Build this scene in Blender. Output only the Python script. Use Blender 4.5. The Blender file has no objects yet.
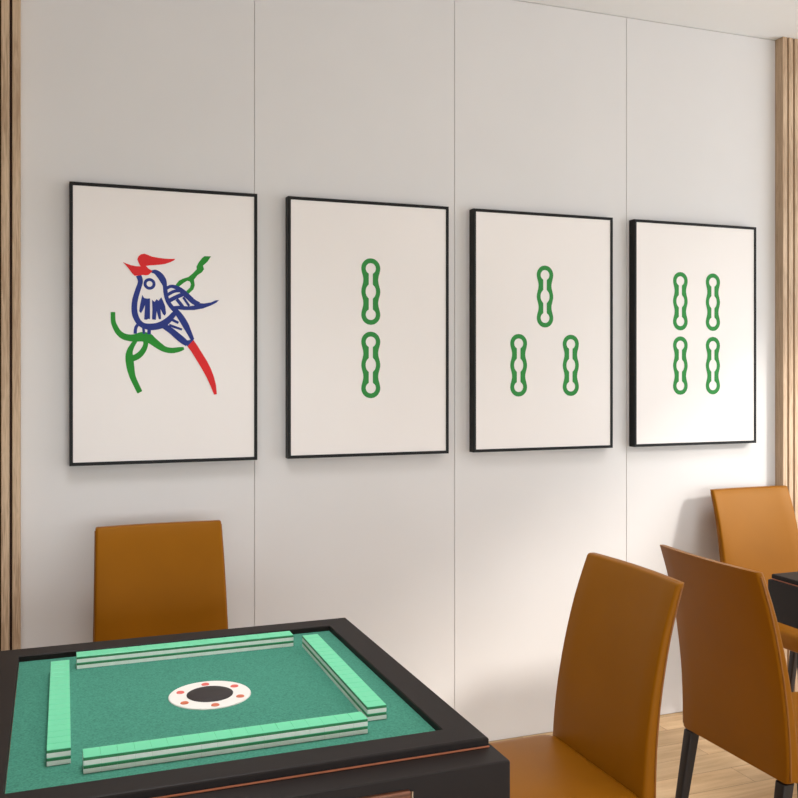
import bpy, bmesh, math
from mathutils import Vector, Matrix
from mathutils.geometry import tessellate_polygon

scene = bpy.context.scene
COL = scene.collection
PI = math.pi

# ------------------------------------------------------------------ layout
WALL_Y = 3.53          # the picture wall; the camera stands at x=0, y=0
CEIL = 3.13
EYE = 1.56

# ------------------------------------------------------------------ materials
def lin(v):
    v /= 255.0
    return v / 12.92 if v <= 0.04045 else ((v + 0.055) / 1.055) ** 2.4

def rgb(r, g, b):
    return (lin(r), lin(g), lin(b), 1.0)

def material(name, col, rough=0.5, noise=None, spec=0.5, bump=None, coat=0.0, metal=0.0):
    """noise = (scale, detail, colour spread); bump = (scale, strength, distance)"""
    m = bpy.data.materials.new(name)
    m.use_nodes = True
    nt = m.node_tree
    b = nt.nodes['Principled BSDF']
    b.inputs['Base Color'].default_value = col
    b.inputs['Roughness'].default_value = rough
    b.inputs['Specular IOR Level'].default_value = spec
    b.inputs['Coat Weight'].default_value = coat
    b.inputs['Metallic'].default_value = metal
    tc = nt.nodes.new('ShaderNodeTexCoord')
    if noise:
        n = nt.nodes.new('ShaderNodeTexNoise')
        n.inputs['Scale'].default_value = noise[0]
        n.inputs['Detail'].default_value = noise[1]
        nt.links.new(tc.outputs['Object'], n.inputs['Vector'])
        r = nt.nodes.new('ShaderNodeValToRGB')
        k = noise[2]
        r.color_ramp.elements[0].position = 0.3
        r.color_ramp.elements[1].position = 0.7
        r.color_ramp.elements[0].color = tuple(c * (1 - k) for c in col[:3]) + (1,)
        r.color_ramp.elements[1].color = tuple(min(1, c * (1 + k)) for c in col[:3]) + (1,)
        nt.links.new(n.outputs['Fac'], r.inputs['Fac'])
        nt.links.new(r.outputs['Color'], b.inputs['Base Color'])
    if bump:
        n = nt.nodes.new('ShaderNodeTexNoise')
        n.inputs['Scale'].default_value = bump[0]
        n.inputs['Detail'].default_value = 4
        nt.links.new(tc.outputs['Object'], n.inputs['Vector'])
        bp = nt.nodes.new('ShaderNodeBump')
        bp.inputs['Strength'].default_value = bump[1]
        bp.inputs['Distance'].default_value = bump[2]
        nt.links.new(n.outputs['Fac'], bp.inputs['Height'])
        nt.links.new(bp.outputs['Normal'], b.inputs['Normal'])
    return m

def wood(name, dark, light, stretch, rough=0.5, planks=None, ring=6.0):
    """oak grain stretched along one axis; planks = (length, width, seam colour)"""
    m = bpy.data.materials.new(name)
    m.use_nodes = True
    nt = m.node_tree
    L = nt.links.new
    b = nt.nodes['Principled BSDF']
    b.inputs['Roughness'].default_value = rough
    tc = nt.nodes.new('ShaderNodeTexCoord')
    mp = nt.nodes.new('ShaderNodeMapping')
    mp.inputs['Scale'].default_value = stretch
    L(tc.outputs['Object'], mp.inputs['Vector'])
    vec = mp.outputs['Vector']
    if planks:
        br = nt.nodes.new('ShaderNodeTexBrick')
        br.inputs['Scale'].default_value = 1.0
        br.inputs['Brick Width'].default_value = planks[0]
        br.inputs['Row Height'].default_value = planks[1]
        br.inputs['Mortar Size'].default_value = 0.0012
        br.inputs['Mortar Smooth'].default_value = 0.3
        br.inputs['Color1'].default_value = (0, 0, 0, 1)
        br.inputs['Color2'].default_value = (1, 1, 1, 1)
        br.inputs['Mortar'].default_value = (0.5, 0.5, 0.5, 1)
        L(tc.outputs['Object'], br.inputs['Vector'])
        ad = nt.nodes.new('ShaderNodeVectorMath')
        ad.operation = 'MULTIPLY_ADD'
        ad.inputs[1].default_value = (7.3, 3.1, 0)
        L(br.outputs['Color'], ad.inputs[0])
        L(vec, ad.inputs[2])
        vec = ad.outputs[0]
    n = nt.nodes.new('ShaderNodeTexNoise')
    n.inputs['Scale'].default_value = 3.0
    n.inputs['Detail'].default_value = 7
    n.inputs['Roughness'].default_value = 0.62
    n.inputs['Distortion'].default_value = 0.6
    L(vec, n.inputs['Vector'])
    w = nt.nodes.new('ShaderNodeTexWave')
    w.wave_type = 'RINGS'
    w.inputs['Scale'].default_value = ring
    w.inputs['Distortion'].default_value = 4.0
    w.inputs['Detail'].default_value = 3
    L(vec, w.inputs['Vector'])
    mx = nt.nodes.new('ShaderNodeMix')
    mx.inputs['Factor'].default_value = 0.22
    L(n.outputs['Fac'], mx.inputs['A'])
    L(w.outputs['Fac'], mx.inputs['B'])
    r = nt.nodes.new('ShaderNodeValToRGB')
    r.color_ramp.elements[0].position = 0.3
    r.color_ramp.elements[1].position = 0.68
    r.color_ramp.elements[0].color = dark
    r.color_ramp.elements[1].color = light
    L(mx.outputs['Result'], r.inputs['Fac'])
    out = r.outputs['Color']
    if planks:
        tint = nt.nodes.new('ShaderNodeHueSaturation')
        mr = nt.nodes.new('ShaderNodeMapRange')
        mr.inputs['To Min'].default_value = 0.86
        mr.inputs['To Max'].default_value = 1.1
        L(br.outputs['Color'], mr.inputs['Value'])
        L(mr.outputs['Result'], tint.inputs['Value'])
        L(out, tint.inputs['Color'])
        m2 = nt.nodes.new('ShaderNodeMix')
        m2.data_type = 'RGBA'
        L(br.outputs['Fac'], m2.inputs['Factor'])
        L(tint.outputs['Color'], m2.inputs['A'])
        m2.inputs['B'].default_value = planks[2]
        out = m2.outputs['Result']
    L(out, b.inputs['Base Color'])
    return m

M = {}
M['wall'] = material('off_white_wall_panel', rgb(225, 222, 221), 0.55, (3, 3, 0.012))
M['joint'] = material('panel_joint', rgb(196, 190, 184), 0.8)
M['ceiling'] = material('matt_ceiling_paint', rgb(240, 240, 240), 0.9, (4, 2, 0.01))
M['west'] = wood('bounce_cutting_dark_wood', rgb(52, 38, 30), rgb(82, 60, 44), (9, 9, 0.8), 0.6)  # unseen wall, its dark tone chosen to cut bounce onto the chairs
M['plain'] = material('plain_room_wall', rgb(224, 217, 208), 0.8, (4, 2, 0.01))
M['oak_v'] = wood('pale_oak_slats', rgb(166, 136, 107), rgb(216, 188, 157), (42, 42, 2.2), 0.55)
M['slat_back'] = material('dark_slat_backing', rgb(70, 48, 36), 0.9, (30, 2, 0.1))
M['floor'] = wood('light_oak_floorboards', rgb(184, 146, 102), rgb(222, 188, 144), (0.9, 9, 1), 0.42,
                  (1.25, 0.135, rgb(140, 100, 66)))
M['window'] = material('white_window_frame', rgb(235, 232, 228), 0.5, (5, 2, 0.01))
M['leather'] = material('tan_leather', rgb(143, 87, 8), 0.44, (5, 4, 0.05), 0.25, (260, 0.12, 0.001))
M['leather'].node_tree.nodes['Principled BSDF'].inputs['Specular Tint'].default_value = (1.0, 0.72, 0.38, 1)
M['piping'] = material('tan_leather_piping', rgb(140, 84, 10), 0.45, (9, 2, 0.05), 0.45)
M['leg'] = material('blackened_wood_leg', rgb(32, 27, 27), 0.5, (14, 3, 0.12))
M['lacquer'] = material('dark_brown_lacquer', rgb(31, 24, 22), 0.55, (3, 3, 0.05), 0.2, (120, 0.05, 0.001))
M['recess'] = material('dark_inner_lip', rgb(30, 25, 24), 0.6, (6, 2, 0.05))
M['copper'] = material('copper_trim', rgb(186, 108, 74), 0.45, (20, 2, 0.05))
M['felt'] = material('green_felt', rgb(72, 136, 116), 0.95, (250, 4, 0.24), 0.1, (500, 0.3, 0.001))
M['walnut'] = wood('reddish_walnut_drawer', rgb(70, 40, 26), rgb(128, 78, 52), (0.8, 9, 9), 0.4)
M['chrome'] = material('polished_steel', rgb(205, 205, 205), 0.2, (9, 1, 0.02), metal=1.0)
M['disc'] = material('white_console_plastic', rgb(236, 231, 224), 0.4, (6, 1, 0.01))
M['dome'] = material('smoked_dark_dome', rgb(34, 24, 23), 0.6, (6, 1, 0.05))
M['button_red'] = material('coral_red_button', rgb(222, 96, 84), 0.4, (9, 1, 0.02))
M['button_orange'] = material('orange_button', rgb(208, 106, 70), 0.4, (9, 1, 0.02))
M['ivory'] = material('ivory_tile_face', rgb(242, 245, 238), 0.35, (40, 2, 0.02))
M['mint'] = material('mint_tile_back', rgb(104, 211, 162), 0.35, (40, 2, 0.02))
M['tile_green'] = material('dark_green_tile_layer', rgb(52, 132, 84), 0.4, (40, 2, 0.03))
M['frame'] = material('black_picture_frame', rgb(6, 6, 6), 0.5, (30, 2, 0.1), 0.3)
M['paper'] = material('warm_white_print_paper', rgb(246, 240, 237), 0.75, (3, 2, 0.008))
M['ink_green'] = material('green_ink', rgb(36, 138, 56), 0.7, (20, 2, 0.04))
M['ink_leaf'] = material('leaf_green_ink', rgb(24, 140, 36), 0.7, (20, 2, 0.04))
M['ink_blue'] = material('navy_blue_ink', rgb(24, 46, 130), 0.7, (20, 2, 0.04))
M['ink_red'] = material('red_ink', rgb(222, 28, 32), 0.7, (20, 2, 0.04))

# ------------------------------------------------------------------ helpers
def obj(name, bm, mats, parent=None, smooth=False, loc=None):
    """link a bmesh as ONE mesh object"""
    me = bpy.data.meshes.new(name)
    bm.normal_update()
    bm.to_mesh(me)
    bm.free()
    if not isinstance(mats, (list, tuple)):
        mats = [mats]
    for m in mats:
        me.materials.append(m)
    if smooth:
        for p in me.polygons:
            p.use_smooth = True
        try:
            me.set_sharp_from_angle(angle=math.radians(smooth))
        except Exception:
            pass
    o = bpy.data.objects.new(name, me)
    COL.objects.link(o)
    o.parent = parent
    if loc:
        o.location = loc
    return o

def tag(o, label, cat, group=None):
    o['label'] = label
    o['category'] = cat
    if group:
        o['group'] = group
    return o

def thing(name, label, cat, loc, rz=0.0, group=None):
    o = bpy.data.objects.new(name, None)
    o.empty_display_size = 0.1
    COL.objects.link(o)
    o.location = loc
    o.rotation_euler = (0, 0, rz)
    return tag(o, label, cat, group)

def structure(name, bm, mats, parent=None):
    o = obj(name, bm, mats, parent)
    if parent is None:
        o['kind'] = 'structure'
    return o

def dup(root, loc, rz, label):
    r = root.copy()
    COL.objects.link(r)
    r.location = loc
    r.rotation_euler = (0, 0, rz)
    r['label'] = label
    for ch in list(root.children):
        c = ch.copy()
        COL.objects.link(c)
        c.parent = r
        for g in list(ch.children):
            d = g.copy()
            COL.objects.link(d)
            d.parent = c
    return r

def box(bm, x0, x1, y0, y1, z0, z1, mi=0, bevel=0.0, seg=2):
    vs = [bm.verts.new((x, y, z)) for z in (z0, z1) for y in (y0, y1) for x in (x0, x1)]
    quads = [(0, 2, 3, 1), (4, 5, 7, 6), (0, 1, 5, 4), (1, 3, 7, 5), (3, 2, 6, 7), (2, 0, 4, 6)]
    fs = [bm.faces.new([vs[i] for i in q]) for q in quads]
    for f in fs:
        f.material_index = mi
    if bevel > 0:
        es = list({e for f in fs for e in f.edges})
        r = bmesh.ops.bevel(bm, geom=es, offset=bevel, segments=seg, profile=0.5, affect='EDGES')
        for f in r['faces']:
            f.material_index = mi
    return fs

def loft(bm, rings, cap0=True, cap1=True, mi=0):
    vr = [[bm.verts.new(p) for p in ring] for ring in rings]
    n = len(vr[0])
    for a, b in zip(vr, vr[1:]):
        for i in range(n):
            f = bm.faces.new((a[i], a[(i + 1) % n], b[(i + 1) % n], b[i]))
            f.material_index = mi
    if cap0:
        bm.faces.new(list(reversed(vr[0]))).material_index = mi
    if cap1:
        bm.faces.new(vr[-1]).material_index = mi
    return vr

def rounded_rect(hx, hy, r, corner=4, along=1):
    """counter-clockwise outline of a rounded rectangle, long sides cut into pieces"""
    r = min(r, hx * 0.99, hy * 0.99)
    pts = []
    for cxs, cys, a0 in ((1, 1, 0), (-1, 1, 90), (-1, -1, 180), (1, -1, 270)):
        c = (cxs * (hx - r), cys * (hy - r))
        arc = [(c[0] + r * math.cos(math.radians(a0 + 90 * k / corner)),
                c[1] + r * math.sin(math.radians(a0 + 90 * k / corner))) for k in range(corner + 1)]
        if pts:
            p, q = pts[-1], arc[0]
            for k in range(1, along):
                t = k / along
                pts.append((p[0] + (q[0] - p[0]) * t, p[1] + (q[1] - p[1]) * t))
        pts += arc
    p, q = pts[-1], pts[0]
    for k in range(1, along):
        t = k / along
        pts.append((p[0] + (q[0] - p[0]) * t, p[1] + (q[1] - p[1]) * t))
    return pts

def cylinder(bm, cx, cy, z0, z1, r0, r1=None, n=32, mi=0, bev=0.0):
    r1 = r0 if r1 is None else r1
    prof = [(r0, z0), (r1, z1 - bev), (r1 - bev, z1)] if bev else [(r0, z0), (r1, z1)]
    rings = [[(cx + r * math.cos(2 * PI * i / n), cy + r * math.sin(2 * PI * i / n), z) for i in range(n)]
             for r, z in prof]
    loft(bm, rings, mi=mi)

def tube(bm, pts, r, n=8):
    rings = []
    for i, p in enumerate(pts):
        a = Vector(pts[max(0, i - 1)])
        b = Vector(pts[min(len(pts) - 1, i + 1)])
        t = (b - a).normalized()
        u = t.cross(Vector((0.31, 0.87, 0.39))).normalized()
        v = t.cross(u)
        rings.append([tuple(Vector(p) + (u * math.cos(2 * PI * k / n) + v * math.sin(2 * PI * k / n)) * r)
                      for k in range(n)])
    loft(bm, rings)

# ------------------------------------------------------------------ the room
X0, X1, Y0 = -2.6, 5.0, -2.6
SEAMS = [-0.107 + 0.835 * k for k in range(5)]      # joints between the wall panels

bm = bmesh.new()
box(bm, X0 - 0.1, X1 + 0.1, Y0 - 0.1, WALL_Y + 0.1, -0.1, 0.0)
structure('floor', bm, M['floor'])
bm = bmesh.new()
box(bm, X0 - 0.1, X1 + 0.1, Y0 - 0.1, WALL_Y + 0.1, CEIL, CEIL + 0.1)
structure('ceiling', bm, M['ceiling'])

bm = bmesh.new()                                     # picture wall: joint plane + five panels
box(bm, X0, X1, WALL_Y + 0.004, WALL_Y + 0.1, 0, CEIL, 1)
edges = [X0] + SEAMS + [X1]
for a, b in zip(edges, edges[1:]):
    box(bm, a + 0.001, b - 0.001, WALL_Y, WALL_Y + 0.006, 0.002, CEIL - 0.003, 0, 0.0012, 1)
structure('wall_north', bm, [M['wall'], M['joint']])

def slat_wall(name, x0, x1, from_right):
    bm = bmesh.new()
    box(bm, x0 + 0.004, x1 - 0.004, WALL_Y - 0.034, WALL_Y, 0, CEIL, 1)
    pitch, w = 0.0352, 0.0265
    n = int((x1 - x0) / pitch)
    for k in range(n):
        a = x1 - w - k * pitch if from_right else x0 + k * pitch
        # the slat at the open end of the panel closes it down to the wall
        yb = WALL_Y if k == 0 else WALL_Y - 0.033
        box(bm, a, a + w, WALL_Y - 0.053, yb, 0, CEIL, 0, 0.0018, 1)
    o = structure(name, bm, [M['oak_v'], M['slat_back']])
    return o
slat_wall('trim_1', X0, -0.099, True)
slat_wall('trim_2', 3.228, X1, False)

def wall_with_openings(name, axis, pos, a0, a1, openings, out):
    """wall along x or y with rectangular window openings [(lo, hi, sill, head)]"""
    bm = bmesh.new()
    t0, t1 = (pos, pos + 0.15) if out > 0 else (pos - 0.15, pos)
    def put(lo, hi, z0, z1):
        if hi - lo < 1e-4 or z1 - z0 < 1e-4:
            return
        if axis == 'y':
            box(bm, t0, t1, lo, hi, z0, z1)
        else:
            box(bm, lo, hi, t0, t1, z0, z1)
    cur = a0
    for lo, hi, s, h in openings:
        put(cur, lo, 0, CEIL)
        put(lo, hi, 0, s)
        put(lo, hi, h, CEIL)
        cur = hi
    put(cur, a1, 0, CEIL)
    return structure(name, bm, M['west'] if name == 'wall_west' else M['plain'])

def window(name, axis, pos, lo, hi, s, h, mullions):
    bm = bmesh.new()
    w = 0.05
    def bar(a, b, z0, z1):
        if axis == 'y':
            box(bm, pos, pos + 0.06, a, b, z0, z1, 0, 0.004, 1)
        else:
            box(bm, a, b, pos, pos + 0.06, z0, z1, 0, 0.004, 1)
    bar(lo, hi, s, s + w)
    bar(lo, hi, h - w, h)
    bar(lo, lo + w, s + w, h - w)
    bar(hi - w, hi, s + w, h - w)
    for k in range(1, mullions + 1):
        c = lo + (hi - lo) * k / (mullions + 1)
        bar(c - 0.02, c + 0.02, s + w, h - w)
    structure(name, bm, M['window'])

E_OPEN = (-0.6, 3.2, 0.15, 2.98)
S_OPEN = (-2.0, 4.4, 0.15, 2.8)
wall_with_openings('wall_east', 'y', X1, Y0, WALL_Y, [E_OPEN], 1)
wall_with_openings('wall_west', 'y', X0, Y0, WALL_Y, [], -1)
wall_with_openings('wall_south', 'x', Y0, X0, X1, [S_OPEN], -1)
window('window_1', 'y', X1 + 0.03, *E_OPEN, 1)
w2 = window('window_2', 'x', Y0 - 0.09, *S_OPEN, 3)
bm = bmesh.new()                                      # added unseen blind, stops the sun at the south window
box(bm, S_OPEN[0] - 0.04, S_OPEN[1] + 0.04, Y0 + 0.004, Y0 + 0.012, S_OPEN[2] - 0.05, S_OPEN[3] + 0.08)
structure('added_sun_blind', bm, M['window'])

# ------------------------------------------------------------------ chairs
SEAT_Z0, SEAT_Z1, BACK_TOP = 0.43, 0.504, 1.02

def lean(z):                                         # how far the back leans away from the sitter
    t = max(0.0, (z - 0.445) / 0.575)
    return 0.109 * t ** 1.9

def back_ring(z, hw, ht, r):
    """one level of the back; its rear face is at local y = 0.24 + lean, slightly hollow across"""
    out = []
    base = 0.24 + lean(z) - ht
    hollow = 0.014 * min(1.0, max(0.0, (z - 0.5) / 0.4))
    for x, y in rounded_rect(hw, ht, r, 3, 8):
        out.append((x, base + y + hollow * (1 - (x / hw) ** 2) - hollow, z))
    return out

def chair_back_mesh():
    bm = bmesh.new()
    rings = []
    def half_thick(z):
        return 0.0215 - 0.009 * (z - 0.44) / 0.58
    def half_width(z):
        return 0.2145 + 0.012 * min(1.0, (BACK_TOP - z) / 0.5)
    rings.append(back_ring(0.443, 0.218, 0.017, 0.01))
    rings.append(back_ring(0.447, 0.2245, half_thick(0.44), 0.012))
    for k in range(1, 15):
        z = 0.447 + (BACK_TOP - 0.006 - 0.447) * k / 14
        rings.append(back_ring(z, half_width(z), half_thick(z), 0.010))
    rings.append(back_ring(BACK_TOP - 0.002, 0.2138, half_thick(1.0) - 0.001, 0.009))
    rings.append(back_ring(BACK_TOP, 0.2115, half_thick(1.0) - 0.004, 0.006))
    loft(bm, rings)
    return bm

def piping_mesh(s):
    bm = bmesh.new()
    pts = []
    for k in range(0, 15):
        z = 0.452 + (BACK_TOP - 0.012 - 0.452) * k / 14
        hol = 0.014 * min(1.0, max(0.0, (z - 0.5) / 0.4))
        pts.append((s * (0.214 + 0.012 * min(1.0, (BACK_TOP - z) / 0.5)), 0.24 + lean(z) - 0.0085 - hol, z))
    tube(bm, pts, 0.0032, 8)
    return bm

def seat_mesh():
    bm = bmesh.new()
    def ring(z, dx, r=0.035):
        pts = []
        for x, y in rounded_rect(0.231 - dx, 0.2225 - dx, r, 4, 5):
            k = 1.0 - 0.035 * (0.2225 - y) / 0.445    # a little narrower towards the front
            crown = 0.0
            pts.append((x * k, y - 0.0195, z + crown))
        return pts
    rings = [ring(SEAT_Z0, 0.012), ring(SEAT_Z0 + 0.005, 0.004), ring(SEAT_Z0 + 0.015, 0.0),
             ring(SEAT_Z1 - 0.018, 0.0), ring(SEAT_Z1 - 0.007, 0.004), ring(SEAT_Z1 - 0.002, 0.014),
             ring(SEAT_Z1 + 0.001, 0.035, 0.03), ring(SEAT_Z1 + 0.005, 0.09, 0.03), ring(SEAT_Z1 + 0.008, 0.16, 0.02)]
    loft(bm, rings)
    return bm

def leg_mesh(sx, rear):
    bm = bmesh.new()
    tx, ty = sx * 0.196, (0.224 if rear else -0.205)
    bx, by = sx * (0.203 if rear else 0.192), (0.3 if rear else -0.222)
    rings = []
    for t in (0.0, 0.02, 0.5, 0.985, 1.0):
        h = 0.0125 + (0.0185 - 0.0125) * t
        if t == 0.0:
            h -= 0.002
        cx, cy = bx + (tx - bx) * t, by + (ty - by) * t
        rings.append([(cx + x, cy + y, (SEAT_Z0 + 0.008) * t) for x, y in rounded_rect(h, h, 0.006, 3)])
    loft(bm, rings)
    return bm

def make_chair(label, loc, rz):
    t = thing('dining_chair', label, 'chair', loc, rz, 'tan leather dining chairs at the two mahjong tables')
    b = obj('backrest', chair_back_mesh(), M['leather'], t, 50)
    for sx in (-1, 1):
        obj('piping', piping_mesh(sx), M['piping'], b, 60)
    obj('seat', seat_mesh(), M['leather'], t, 60)
    for sx in (-1, 1):
        for rear in (True, False):
            obj('leg', leg_mesh(sx, rear), M['leg'], t, 40)
    return t

chair = make_chair('tan leather chair behind the near mahjong table, right under the bird picture', (0.357, 3.036, 0), 0)
dup(chair, (1.172, 2.172, 0), -PI / 2,
    'tan leather chair with visible seat, drawn up to the right side of the near table')
dup(chair, (2.095, 2.205, 0), PI / 2,
    'tan leather chair seen from behind, facing the far table, black rear legs showing')
dup(chair, (3.002, 3.122, 0), 0,
    'brightly lit tan leather chair against the wall beside the oak slats, behind the far table')

# ------------------------------------------------------------------ mahjong tables
def frame_ring(bm, ho, hi, z0, z1, bev_o, mi=0):
    """square ring: outer half width ho, inner half width hi"""
    def sq(h, z):
        return [(h, h, z), (-h, h, z), (-h, -h, z), (h, -h, z)]
    loops = [sq(hi, z0), sq(ho, z0), sq(ho, z1 - bev_o), sq(ho - bev_o * 0.35, z1 - bev_o * 0.3),
             sq(ho - bev_o, z1), sq(hi + 0.002, z1), sq(hi, z1 - 0.002), sq(hi, z0)]
    vr = [[bm.verts.new(p) for p in l] for l in loops[:-1]]
    vr.append(vr[0])
    for a, b in zip(vr, vr[1:]):
        for i in range(4):
            f = bm.faces.new((a[i], a[(i + 1) % 4], b[(i + 1) % 4], b[i]))
            f.material_index = mi

TOP, FELT = 0.813, 0.798
def make_table(label, loc):
    t = thing('mahjong_table', label, 'table', loc, 0.0, 'dark square mahjong tables')
    bm = bmesh.new()
    frame_ring(bm, 0.492, 0.42, 0.797, TOP, 0.004)
    obj('rim', bm, M['lacquer'], t)
    bm = bmesh.new()
    box(bm, -0.4195, 0.4195, -0.4195, 0.4195, 0.7935, FELT)
    obj('felt_surface', bm, M['felt'], t)
    bm = bmesh.new()                                  # copper line between the top and the body
    box(bm, -0.4935, 0.4935, -0.4935, 0.4935, 0.7927, 0.7965, 0, 0.001, 1)
    obj('copper_trim', bm, M['copper'], t)
    bm = bmesh.new()
    hx, hy = 0.504, 0.567                             # the body juts out further at the front
    prof = [(0.02, 0.645), (0.0, 0.648), (0.0, 0.789), (0.001, 0.7915), (0.003, 0.7925)]
    loft(bm, [[(x, y - 0.033, z) for x, y in rounded_rect(hx - d, 0.534 - d, 0.006, 3)] for d, z in prof])
    obj('body', bm, M['lacquer'], t, 30)
    bm = bmesh.new()
    box(bm, -0.29, 0.29, -hy - 0.012, -hy + 0.004, 0.672, 0.771, 0, 0.003, 2)
    d = obj('drawer', bm, M['walnut'], t)
    bm = bmesh.new()
    tube(bm, [(-0.05, -hy - 0.012, 0.72), (-0.05, -hy - 0.03, 0.72), (0.05, -hy - 0.03, 0.72), (0.05, -hy - 0.012, 0.72)], 0.005)
    obj('drawer_handle', bm, M['chrome'], d, 60)
    for x in (-0.2915, 0.2915):
        bm = bmesh.new()
        tube(bm, [(x, -hy - 0.012, 0.674), (x, -hy - 0.012, 0.772)], 0.0022)
        obj('edge_strip', bm, M['chrome'], d, 60)
    bm = bmesh.new()
    loft(bm, [[(x, y, z) for x, y in rounded_rect(h, h, 0.04, 5)] for h, z in
              ((0.21, 0.05), (0.19, 0.09), (0.175, 0.30), (0.19, 0.55), (0.26, 0.646))])
    obj('pedestal', bm, M['lacquer'], t, 40)
    for a in range(4):
        bm = bmesh.new()
        rot = Matrix.Rotation(a * PI / 2 + PI / 4, 4, 'Z')
        rings = []
        for x, hw, z1 in ((0.16, 0.055, 0.085), (0.3, 0.048, 0.07), (0.44, 0.04, 0.05), (0.47, 0.03, 0.035)):
            rings.append([tuple(rot @ Vector(p)) for p in
                          ((x, -hw, 0.0), (x, hw, 0.0), (x, hw, z1 - 0.01), (x, hw - 0.01, z1), (x, -hw + 0.01, z1), (x, -hw, z1 - 0.01))])
        loft(bm, rings)
        obj('foot', bm, M['lacquer'], t)
    # round control console let into the middle of the felt
    bm = bmesh.new()
    cylinder(bm, 0.0068, -0.004, FELT - 0.004, FELT + 0.003, 0.0948, n=64, bev=0.0015)
    con = obj('center_console', bm, M['disc'], t, 40)
    bm = bmesh.new()
    n = 48
    loft(bm, [[(0.0068 + r * math.cos(2 * PI * i / n), -0.004 + r * math.sin(2 * PI * i / n), FELT + z) for i in range(n)]
              for r, z in ((0.0535, 0.002), (0.0535, 0.004), (0.050, 0.0055), (0.03, 0.0075), (0.01, 0.008))])
    obj('dice_window', bm, M['dome'], con, 40)
    for k in range(6):
        a = math.radians(30 + 60 * k)
        bm = bmesh.new()
        cylinder(bm, 0.0068 + 0.0735 * math.cos(a), -0.0068 + 0.0735 * math.sin(a), FELT + 0.002, FELT + 0.0045, 0.0095, n=24, bev=0.001)
        obj('button', bm, M['button_red'] if k in (0, 1, 2) else M['button_orange'], con, 40)
    return t

TX, TY = 0.342, 2.204
table = make_table('dark square mahjong table with green felt and tile walls, in the foreground', (TX, TY, 0))
dup(table, (2.968, 2.232, 0), 0.0,
    'dark square mahjong table cut off at the right edge, behind the shaded tan chair')

# ------------------------------------------------------------------ mahjong tiles: four walls, 18 stacks of two
TW, TD, TH = 0.0313, 0.0440, 0.0156
def make_tile(label, loc, rz, group):
    bm = bmesh.new()
    box(bm, -TW / 2, TW / 2, -TD / 2, TD / 2, 0, 0.0092, 0, 0.0007, 1)
    t = obj('mahjong_tile', bm, M['ivory'], None, 0, loc)
    t.rotation_euler = (0, 0, rz)
    tag(t, label, 'mahjong tile', group)
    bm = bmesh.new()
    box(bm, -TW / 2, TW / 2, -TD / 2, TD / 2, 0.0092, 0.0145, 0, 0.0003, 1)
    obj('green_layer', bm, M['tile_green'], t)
    bm = bmesh.new()
    box(bm, -TW / 2, TW / 2, -TD / 2, TD / 2, 0.0142, TH, 0, 0.0006, 1)
    obj('mint_back', bm, M['mint'], t)
    return t

ORD = ['first', 'second', 'third', 'fourth', 'fifth', 'sixth', 'seventh', 'eighth', 'ninth', 'tenth', 'eleventh',
       'twelfth', 'thirteenth', 'fourteenth', 'fifteenth', 'sixteenth', 'seventeenth', 'last']
ROWS = [  # name, start, step, turn, counted from
    ('front row nearest the camera', (0.0572 + 0.0155, 1.8755), (0.0314, 0), 0.0, 'left end'),
    ('rear row before the chair', (0.0615 + 0.0155, 2.532), (0.0314, 0), 0.0, 'left end'),
    ('left-hand row', (0.0142, 1.913 + 0.016), (0.00042, 0.0323), PI / 2 - 0.013, 'near end'),
    ('right-hand row', (0.6645, 1.916 + 0.016), (0.0003, 0.0323), PI / 2 - 0.009, 'near end'),
]
proto = None
for rname, start, step, turn, end in ROWS:
    for layer in (0, 1):
        for k in range(18):
            p = (start[0] + step[0] * k, start[1] + step[1] * k, FELT + 0.0002 + layer * TH)
            label = '%s mahjong tile of the %s, %s from the %s' % (
                ('lower', 'upper')[layer], rname, ORD[k], end)
            if proto is None:
                proto = make_tile(label, p, turn, 'mahjong tiles in the four walls')
            else:
                dup(proto, p, turn, label)

# ------------------------------------------------------------------ framed prints
FW, FH, FT = 0.335, 0.503, 0.042
INK_Y = -0.0392

def flat_poly(bm, pts, y, mi):
    tris = tessellate_polygon([[Vector((x, z, 0)) for x, z in pts]])
    vs = [bm.verts.new((x, y, z)) for x, z in pts]
    for a, b, c in tris:
        f = bm.faces.new((vs[a], vs[b], vs[c]))
        f.normal_update()
        if f.normal.y > 0:
            f.normal_flip()
        f.material_index = mi

def catmull(pts, sub=6):
    out = []
    n = len(pts)
    for i in range(n - 1):
        p0, p1, p2, p3 = pts[max(0, i - 1)], pts[i], pts[i + 1], pts[min(n - 1, i + 2)]
        for k in range(sub):
            t = k / sub
            out.append(tuple(0.5 * (2 * b + (c - a) * t + (2 * a - 5 * b + 4 * c - d) * t * t + (3 * b - a - 3 * c + d) * t ** 3)
                             for a, b, c, d in zip(p0, p1, p2, p3)))
    out.append(tuple(pts[-1]))
    return out

def stroke(bm, pts, y, mi):
    """a brush line of changing width; pts = (x, z, half width) in millimetres"""
    pts = catmull(pts)
    vs = []
    for i, (x, z, w) in enumerate(pts):
        a, b = pts[max(0, i - 1)], pts[min(len(pts) - 1, i + 1)]
        dx, dz = b[0] - a[0], b[1] - a[1]
        l = math.hypot(dx, dz) or 1.0
        nx, nz = -dz / l * w, dx / l * w
        vs.append((bm.verts.new(((x + nx) / 1000, y, (z + nz) / 1000)), bm.verts.new(((x - nx) / 1000, y, (z - nz) / 1000))))
    for p, q in zip(vs, vs[1:]):
        f = bm.faces.new((p[0], p[1], q[1], q[0]))
        f.normal_update()
        if f.normal.y > 0:
            f.normal_flip()
        f.material_index = mi

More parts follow.
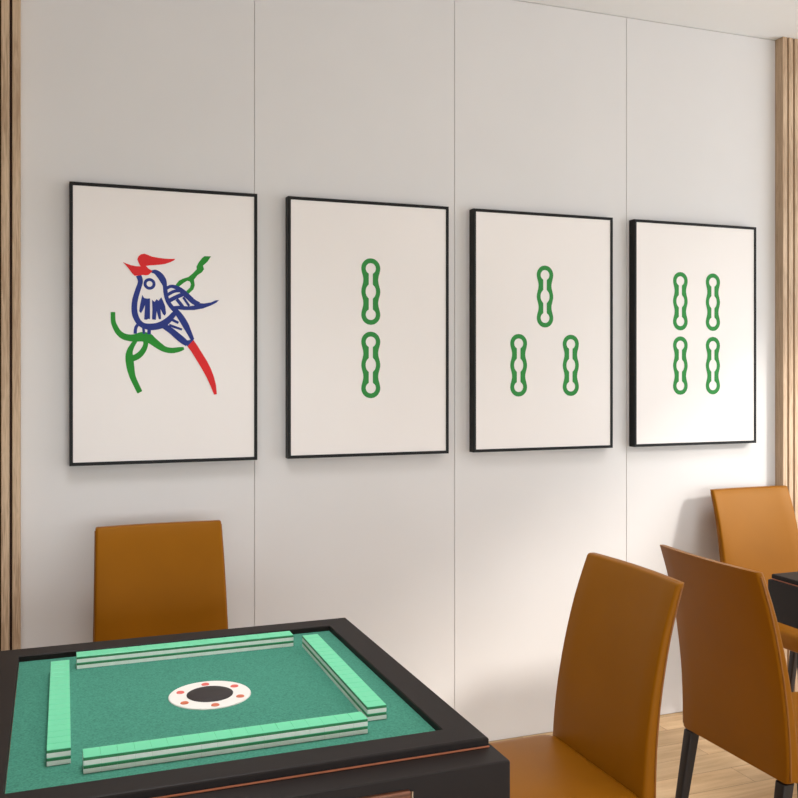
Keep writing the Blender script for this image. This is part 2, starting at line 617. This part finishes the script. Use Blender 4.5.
def ring_flat(bm, outer, inner, y, mi):
    n = len(outer)
    vo = [bm.verts.new((x, y, z)) for x, z in outer]
    vi = [bm.verts.new((x, y, z)) for x, z in inner]
    for i in range(n):
        j = (i + 1) % n
        f = bm.faces.new((vo[i], vo[j], vi[j], vi[i]))
        f.normal_update()
        if f.normal.y > 0:
            f.normal_flip()
        f.material_index = mi

def bamboo(bm, cx, cz, y, mi):
    """one bamboo stick: three bulges with a long slot that swells at both ends and in the middle"""
    H = 0.1315
    R = 0.0395                                        # outer bulge radius at the ends
    def outer_half(z):
        a = abs(z)
        e = H - R
        if a > e:
            return math.sqrt(max(0.0, R * R - (a - e) ** 2))
        # waist between the end bulge and the middle bulge
        t = a / e
        return 0.0395 - 0.0085 * math.sin(PI * t) ** 2
    def inner_half(z):
        a = abs(z)
        ce, re = H - 0.0405, 0.0215
        h = 0.0085 if a < ce else 0.0
        if abs(a - ce) < re:
            h = max(h, math.sqrt(re * re - (a - ce) ** 2) * 0.98)
        if a < 0.030:
            h = max(h, 0.0215 * (1 - (a / 0.030) ** 2.2) ** 0.6 if a < 0.030 else 0)
        return h
    n = 90
    top_in = H - 0.0405 + 0.0215
    right_o, right_i = [], []
    for k in range(n + 1):
        u = -math.cos(PI * k / n)
        v = -1 + 2 * k / n
        w = 0.5 * u + 0.5 * v
        right_o.append((outer_half(H * w), H * w))
        right_i.append((inner_half(top_in * w * 0.99999), top_in * w))
    left_o = [(-x, z) for x, z in reversed(right_o)][1:-1]
    left_i = [(-x, z) for x, z in reversed(right_i)][1:-1]
    shift = lambda l: [(x + cx, z + cz) for x, z in l]
    ring_flat(bm, shift(right_o + left_o), shift(right_i + left_i), y, mi)
BIRD_POLYS = {'red':[[(-153.9,225.9),(-142.1,221.0),(-125.4,215.5),(-108.0,212.6),(-92.2,212.5),(-99.2,225.6),(-103.4,238.1),(-99.2,249.2),(-90.5,256.1),(-78.2,259.2),(-65.8,255.0),(-51.7,249.4),(-30.4,246.3),(-9.0,244.2),(12.4,243.7),(31.1,244.8),(26.8,239.1),(12.4,231.2),(-5.5,224.6),(-23.3,221.4),(-44.6,218.7),(-62.3,216.9),(-72.9,214.7),(-64.1,205.2),(-49.9,197.4),(-57.0,189.1),(-64.1,182.6),(-72.9,180.5),(-83.4,181.6),(-92.2,180.5),(-101.0,178.4),(-113.2,178.0),(-122.0,186.7),(-132.4,200.8),(-143.5,214.8)],[(97.1,-52.4),(109.9,-70.8),(128.2,-100.3),(146.6,-130.0),(161.3,-159.7),(172.4,-189.5),(179.9,-219.4),(182.8,-253.0),(172.4,-254.7),(161.3,-226.7),(146.6,-193.2),(128.2,-159.7),(106.2,-122.7),(88.0,-93.2),(75.2,-75.6)]],'blue':[[(-86.3,108.9),(-79.2,98.2),(-69.4,95.9),(-58.8,97.3),(-58.8,21.5),(-65.8,23.2),(-69.4,19.5),(-79.2,20.4),(-78.2,39.3),(-76.4,72.1),(-82.7,57.4),(-90.5,42.7),(-96.8,49.8),(-94.0,71.7),(-89.8,91.7)],[(-51.7,92.7),(-42.8,84.6),(-35.7,95.0),(-28.6,89.3),(-19.0,102.7),(-11.9,88.3),(-4.8,70.2),(-1.9,44.6),(-6.2,35.4),(-12.6,40.7),(-21.5,58.8),(-19.7,23.0),(-27.6,22.1),(-35.4,51.2),(-38.2,20.1),(-51.7,20.9),(-50.3,58.1)],[(98.9,91.1),(113.5,84.9),(135.5,83.6),(161.3,88.3),(178.0,96.2),(191.0,98.0),(181.7,88.4),(161.3,77.1),(131.9,65.3),(98.9,58.6),(62.5,57.8),(35.4,60.1),(21.0,70.8),(48.1,73.3),(77.0,71.4),(100.7,75.3),(95.3,83.7)],[(58.9,-52.9),(77.0,-53.8),(89.8,-50.7),(97.1,-46.9),(97.1,-54.3),(75.2,-75.6),(62.5,-62.0)]],'green':[[(161.3,259.6),(137.4,259.3),(128.2,251.5),(115.4,234.3),(108.0,219.2),(109.1,209.9),(95.3,194.6),(78.9,180.0),(58.9,173.0),(44.5,165.2),(35.4,153.8),(31.8,146.4),(40.8,140.4),(62.5,158.4),(74.1,165.8),(83.6,163.9),(88.0,153.7),(84.3,140.6),(66.2,123.5),(78.9,117.2),(97.1,135.5),(101.8,150.4),(98.9,170.7),(111.7,187.8),(128.2,199.5),(135.5,210.9),(131.9,223.8),(148.4,239.3)]]}
BIRD_STROKES = {'blue':[[(-99.2,179.2,9.8),(-93.3,164.2,9.2),(-94.0,149.6,8.7),(-101.7,125.8,9.2),(-110.8,93.0,9.8),(-113.9,63.9,10.0),(-111.5,38.6,10.5),(-102.7,17.1,10.0),(-92.2,4.6,10.0),(-79.9,-2.5,10.0),(-58.8,-6.1,11.8),(-34.0,-3.5,12.2),(-12.6,4.9,12.6),(8.8,22.1,10.9),(28.6,45.2,8.7),(39.4,56.5,6.5)],[(-53.5,194.7,4.4),(-39.3,194.1,8.3),(-23.3,181.2,11.3),(-11.9,163.3,11.3),(-6.2,147.0,7.8)],[(-6.2,148.8,7.4),(-3.7,121.4,7.8),(1.7,96.0,7.4),(10.6,77.9,7.4),(25.0,59.9,7.8),(35.8,50.9,7.4)],[(-99.2,4.5,5.2),(-108.7,-10.2,5.7),(-110.8,-32.0,5.7)],[(-82.7,-4.3,4.8),(-79.9,-31.5,4.4)],[(-61.6,-11.3,6.1),(-62.3,-33.1,6.5)],[(-1.9,134.0,5.7),(14.2,143.2,5.7),(34.0,140.2,7.4),(55.7,126.9,9.2),(77.4,107.2,10.0),(97.4,89.3,9.6),(117.5,79.8,8.7)],[(1.3,110.6,5.7),(26.4,125.3,5.7),(51.7,128.6,5.2)],[(4.9,88.0,7.4),(30.0,102.2,7.4),(58.9,115.9,7.4),(70.5,120.7,6.5)],[(36.5,96.9,6.1),(58.2,69.8,6.1)],[(59.6,104.9,4.4),(81.4,73.0,4.4)],[(30.0,58.1,8.7),(48.4,34.6,11.3),(66.5,5.5,11.8),(78.9,-19.4,9.6),(94.2,-51.4,6.5)],[(-12.6,1.2,10.9),(16.0,-19.2,10.9),(37.6,-37.3,11.8),(59.3,-55.4,11.8),(74.5,-67.5,8.7)],[(8.8,1.6,4.8),(55.3,-14.2,3.9)],[(16.0,23.0,5.2),(42.6,9.9,4.4)]],'green':[[(-187.8,44.9,7.8),(-186.7,11.9,8.3),(-180.2,-7.7,9.2),(-168.8,-27.4,10.0),(-151.5,-41.5,11.3),(-128.9,-47.0,12.2),(-108.0,-46.4,14.0),(-87.0,-42.5,17.4),(-65.8,-45.9,17.4),(-48.2,-58.4,14.4),(-26.9,-74.6,12.6),(-5.5,-87.3,10.5),(19.6,-91.5,10.0),(44.8,-87.6,8.7),(62.2,-83.1,4.8)],[(-106.2,-51.8,6.5),(-122.0,-77.3,8.7),(-130.7,-99.1,11.3),(-130.7,-120.8,14.0),(-127.2,-153.3,13.5),(-120.2,-185.8,10.9),(-109.7,-211.2,10.0),(-96.8,-238.5,9.6),(-94.0,-243.9,8.7)],[(-74.6,-55.1,8.7),(-74.6,-73.3,8.7),(-85.2,-95.9,10.0),(-102.7,-113.4,10.9),(-123.7,-122.5,10.9)]]}
BIRD_EYE = (-60.5, 150.0)

def make_picture(label, cx, draw):
    t = thing('framed_picture', label, 'picture', (cx, WALL_Y, 1.723), 0.0, 'framed mahjong prints in a row on the wall')
    # black frame: four mitred bars as one moulding, open at the front
    bm = bmesh.new()
    b = 0.0115
    loops = []
    for dx, y in ((0, -0.001), (0, -FT + 0.001), (0.001, -FT), (b - 0.001, -FT), (b, -FT + 0.001), (b, -0.036), (b, -0.001)):
        loops.append([bm.verts.new((sx * (FW - dx), y, sz * (FH - dx))) for sx, sz in ((-1, -1), (1, -1), (1, 1), (-1, 1))])
    loops.append(loops[0])
    for p, q in zip(loops, loops[1:]):
        for i in range(4):
            bm.faces.new((p[i], p[(i + 1) % 4], q[(i + 1) % 4], q[i]))
    bmesh.ops.recalc_face_normals(bm, faces=bm.faces)
    obj('frame', bm, M['frame'], t)
    bm = bmesh.new()
    h = b + 0.0005
    box(bm, -FW + h, FW - h, -0.0385, -0.012, -FH + h, FH - h, 0)
    draw(bm)
    obj('print', bm, [M['paper'], M['ink_green'], M['ink_leaf'], M['ink_blue'], M['ink_red']], t)
    return t

def draw_bird(bm):
    for p in BIRD_POLYS['green']:
        flat_poly(bm, [(x / 1000, z / 1000) for x, z in p], INK_Y, 2)
    for i, s in enumerate(BIRD_STROKES['green']):
        stroke(bm, s, INK_Y - 0.00003 * (i + 1), 2)
    for i, s in enumerate(BIRD_STROKES['blue']):
        stroke(bm, s, INK_Y - 0.0002 - 0.00003 * i, 3)
    for i, p in enumerate(BIRD_POLYS['blue']):
        flat_poly(bm, [(x / 1000, z / 1000) for x, z in p], INK_Y - 0.0007 - 0.00003 * i, 3)
    for p in BIRD_POLYS['red']:
        flat_poly(bm, [(x / 1000, z / 1000) for x, z in p], INK_Y - 0.0009, 4)
    ex, ez = BIRD_EYE[0] / 1000, BIRD_EYE[1] / 1000
    n = 32
    circ = lambda r: [(ex + r * math.cos(2 * PI * i / n), ez + r * math.sin(2 * PI * i / n)) for i in range(n)]
    ring_flat(bm, circ(0.0212), circ(0.0105), INK_Y - 0.0003, 3)

UP, DOWN = 0.147, -0.143
make_picture('black-framed picture of a red, blue and green bird on a branch', 0.396, draw_bird)
make_picture('black-framed picture of two green bamboo sticks, one above the other', 1.1845,
             lambda bm: [bamboo(bm, 0, z, INK_Y, 1) for z in (UP, DOWN)])
make_picture('black-framed picture of three green bamboo sticks, one above two', 1.9655,
             lambda bm: [bamboo(bm, x, z, INK_Y, 1) for x, z in ((0, UP + 0.002), (-0.1255, DOWN), (0.1255, DOWN))])
make_picture('black-framed picture of four green bamboo sticks, nearest the right oak slats', 2.7465,
             lambda bm: [bamboo(bm, x, z, INK_Y, 1) for x in (-0.0895, 0.0895) for z in (UP, DOWN)])

# ------------------------------------------------------------------ daylight and added fill
def area(name, loc, direction, sx, sy, power, col, spread=180):
    l = bpy.data.lights.new(name, 'AREA')
    l.shape = 'RECTANGLE'
    l.size, l.size_y = sx, sy
    l.energy = power
    l.color = col
    l.spread = math.radians(spread)
    o = bpy.data.objects.new(name, l)
    COL.objects.link(o)
    o.location = loc
    o.rotation_euler = Vector(direction).to_track_quat('-Z', 'Y').to_euler()
    return o

# daylight through the east opening; the south light is added fill inside the blind
area('window_daylight_east', (X1 + 0.12, 1.3, 1.55), (-1, 0, 0.2), 3.7, 2.7, 50, (0.90, 0.96, 1.0))
area('added_south_fill', (1.2, Y0 + 0.03, 1.48), (0, 1, 0.1), 6.2, 2.6, 160, (0.90, 0.96, 1.0))

# ceiling lamps over the two tables
for lx in (TX, 2.963):
    area('ceiling_lamp_light', (lx, TY, CEIL - 0.05), (0, 0, -1), 0.7, 0.7, 11, (0.97, 0.98, 1.0), 100)

sun = bpy.data.lights.new('sun', 'SUN')
sun.energy = 2.15
sun.angle = math.radians(7)
sun.color = (1.0, 0.95, 0.88)
so = bpy.data.objects.new('sun', sun)
COL.objects.link(so)
so.rotation_euler = Vector((-1.0, 1.0, -0.69)).to_track_quat('-Z', 'Y').to_euler()

w = bpy.data.worlds.new('daylight_sky')
w.use_nodes = True
scene.world = w
bg = w.node_tree.nodes['Background']
bg.inputs['Color'].default_value = (0.95, 0.97, 1.0, 1)
bg.inputs['Strength'].default_value = 0.8

# ------------------------------------------------------------------ camera
cam = bpy.data.cameras.new('camera')
cam.sensor_width = 36.0
cam.sensor_fit = 'HORIZONTAL'
cam.lens = 36.0 * 932.0 / 798.0
cam.shift_y = -29.0 / 798.0
cam.clip_start = 0.02
co = bpy.data.objects.new('camera', cam)
COL.objects.link(co)
co.location = (0, 0, EYE)
co.rotation_euler = (math.radians(90), 0, -math.radians(20.475))
scene.camera = co

vs = scene.view_settings
vs.view_transform = 'Standard'
vs.look = 'None'
vs.exposure = 0.2
vs.gamma = 1.0
vs.use_curve_mapping = False
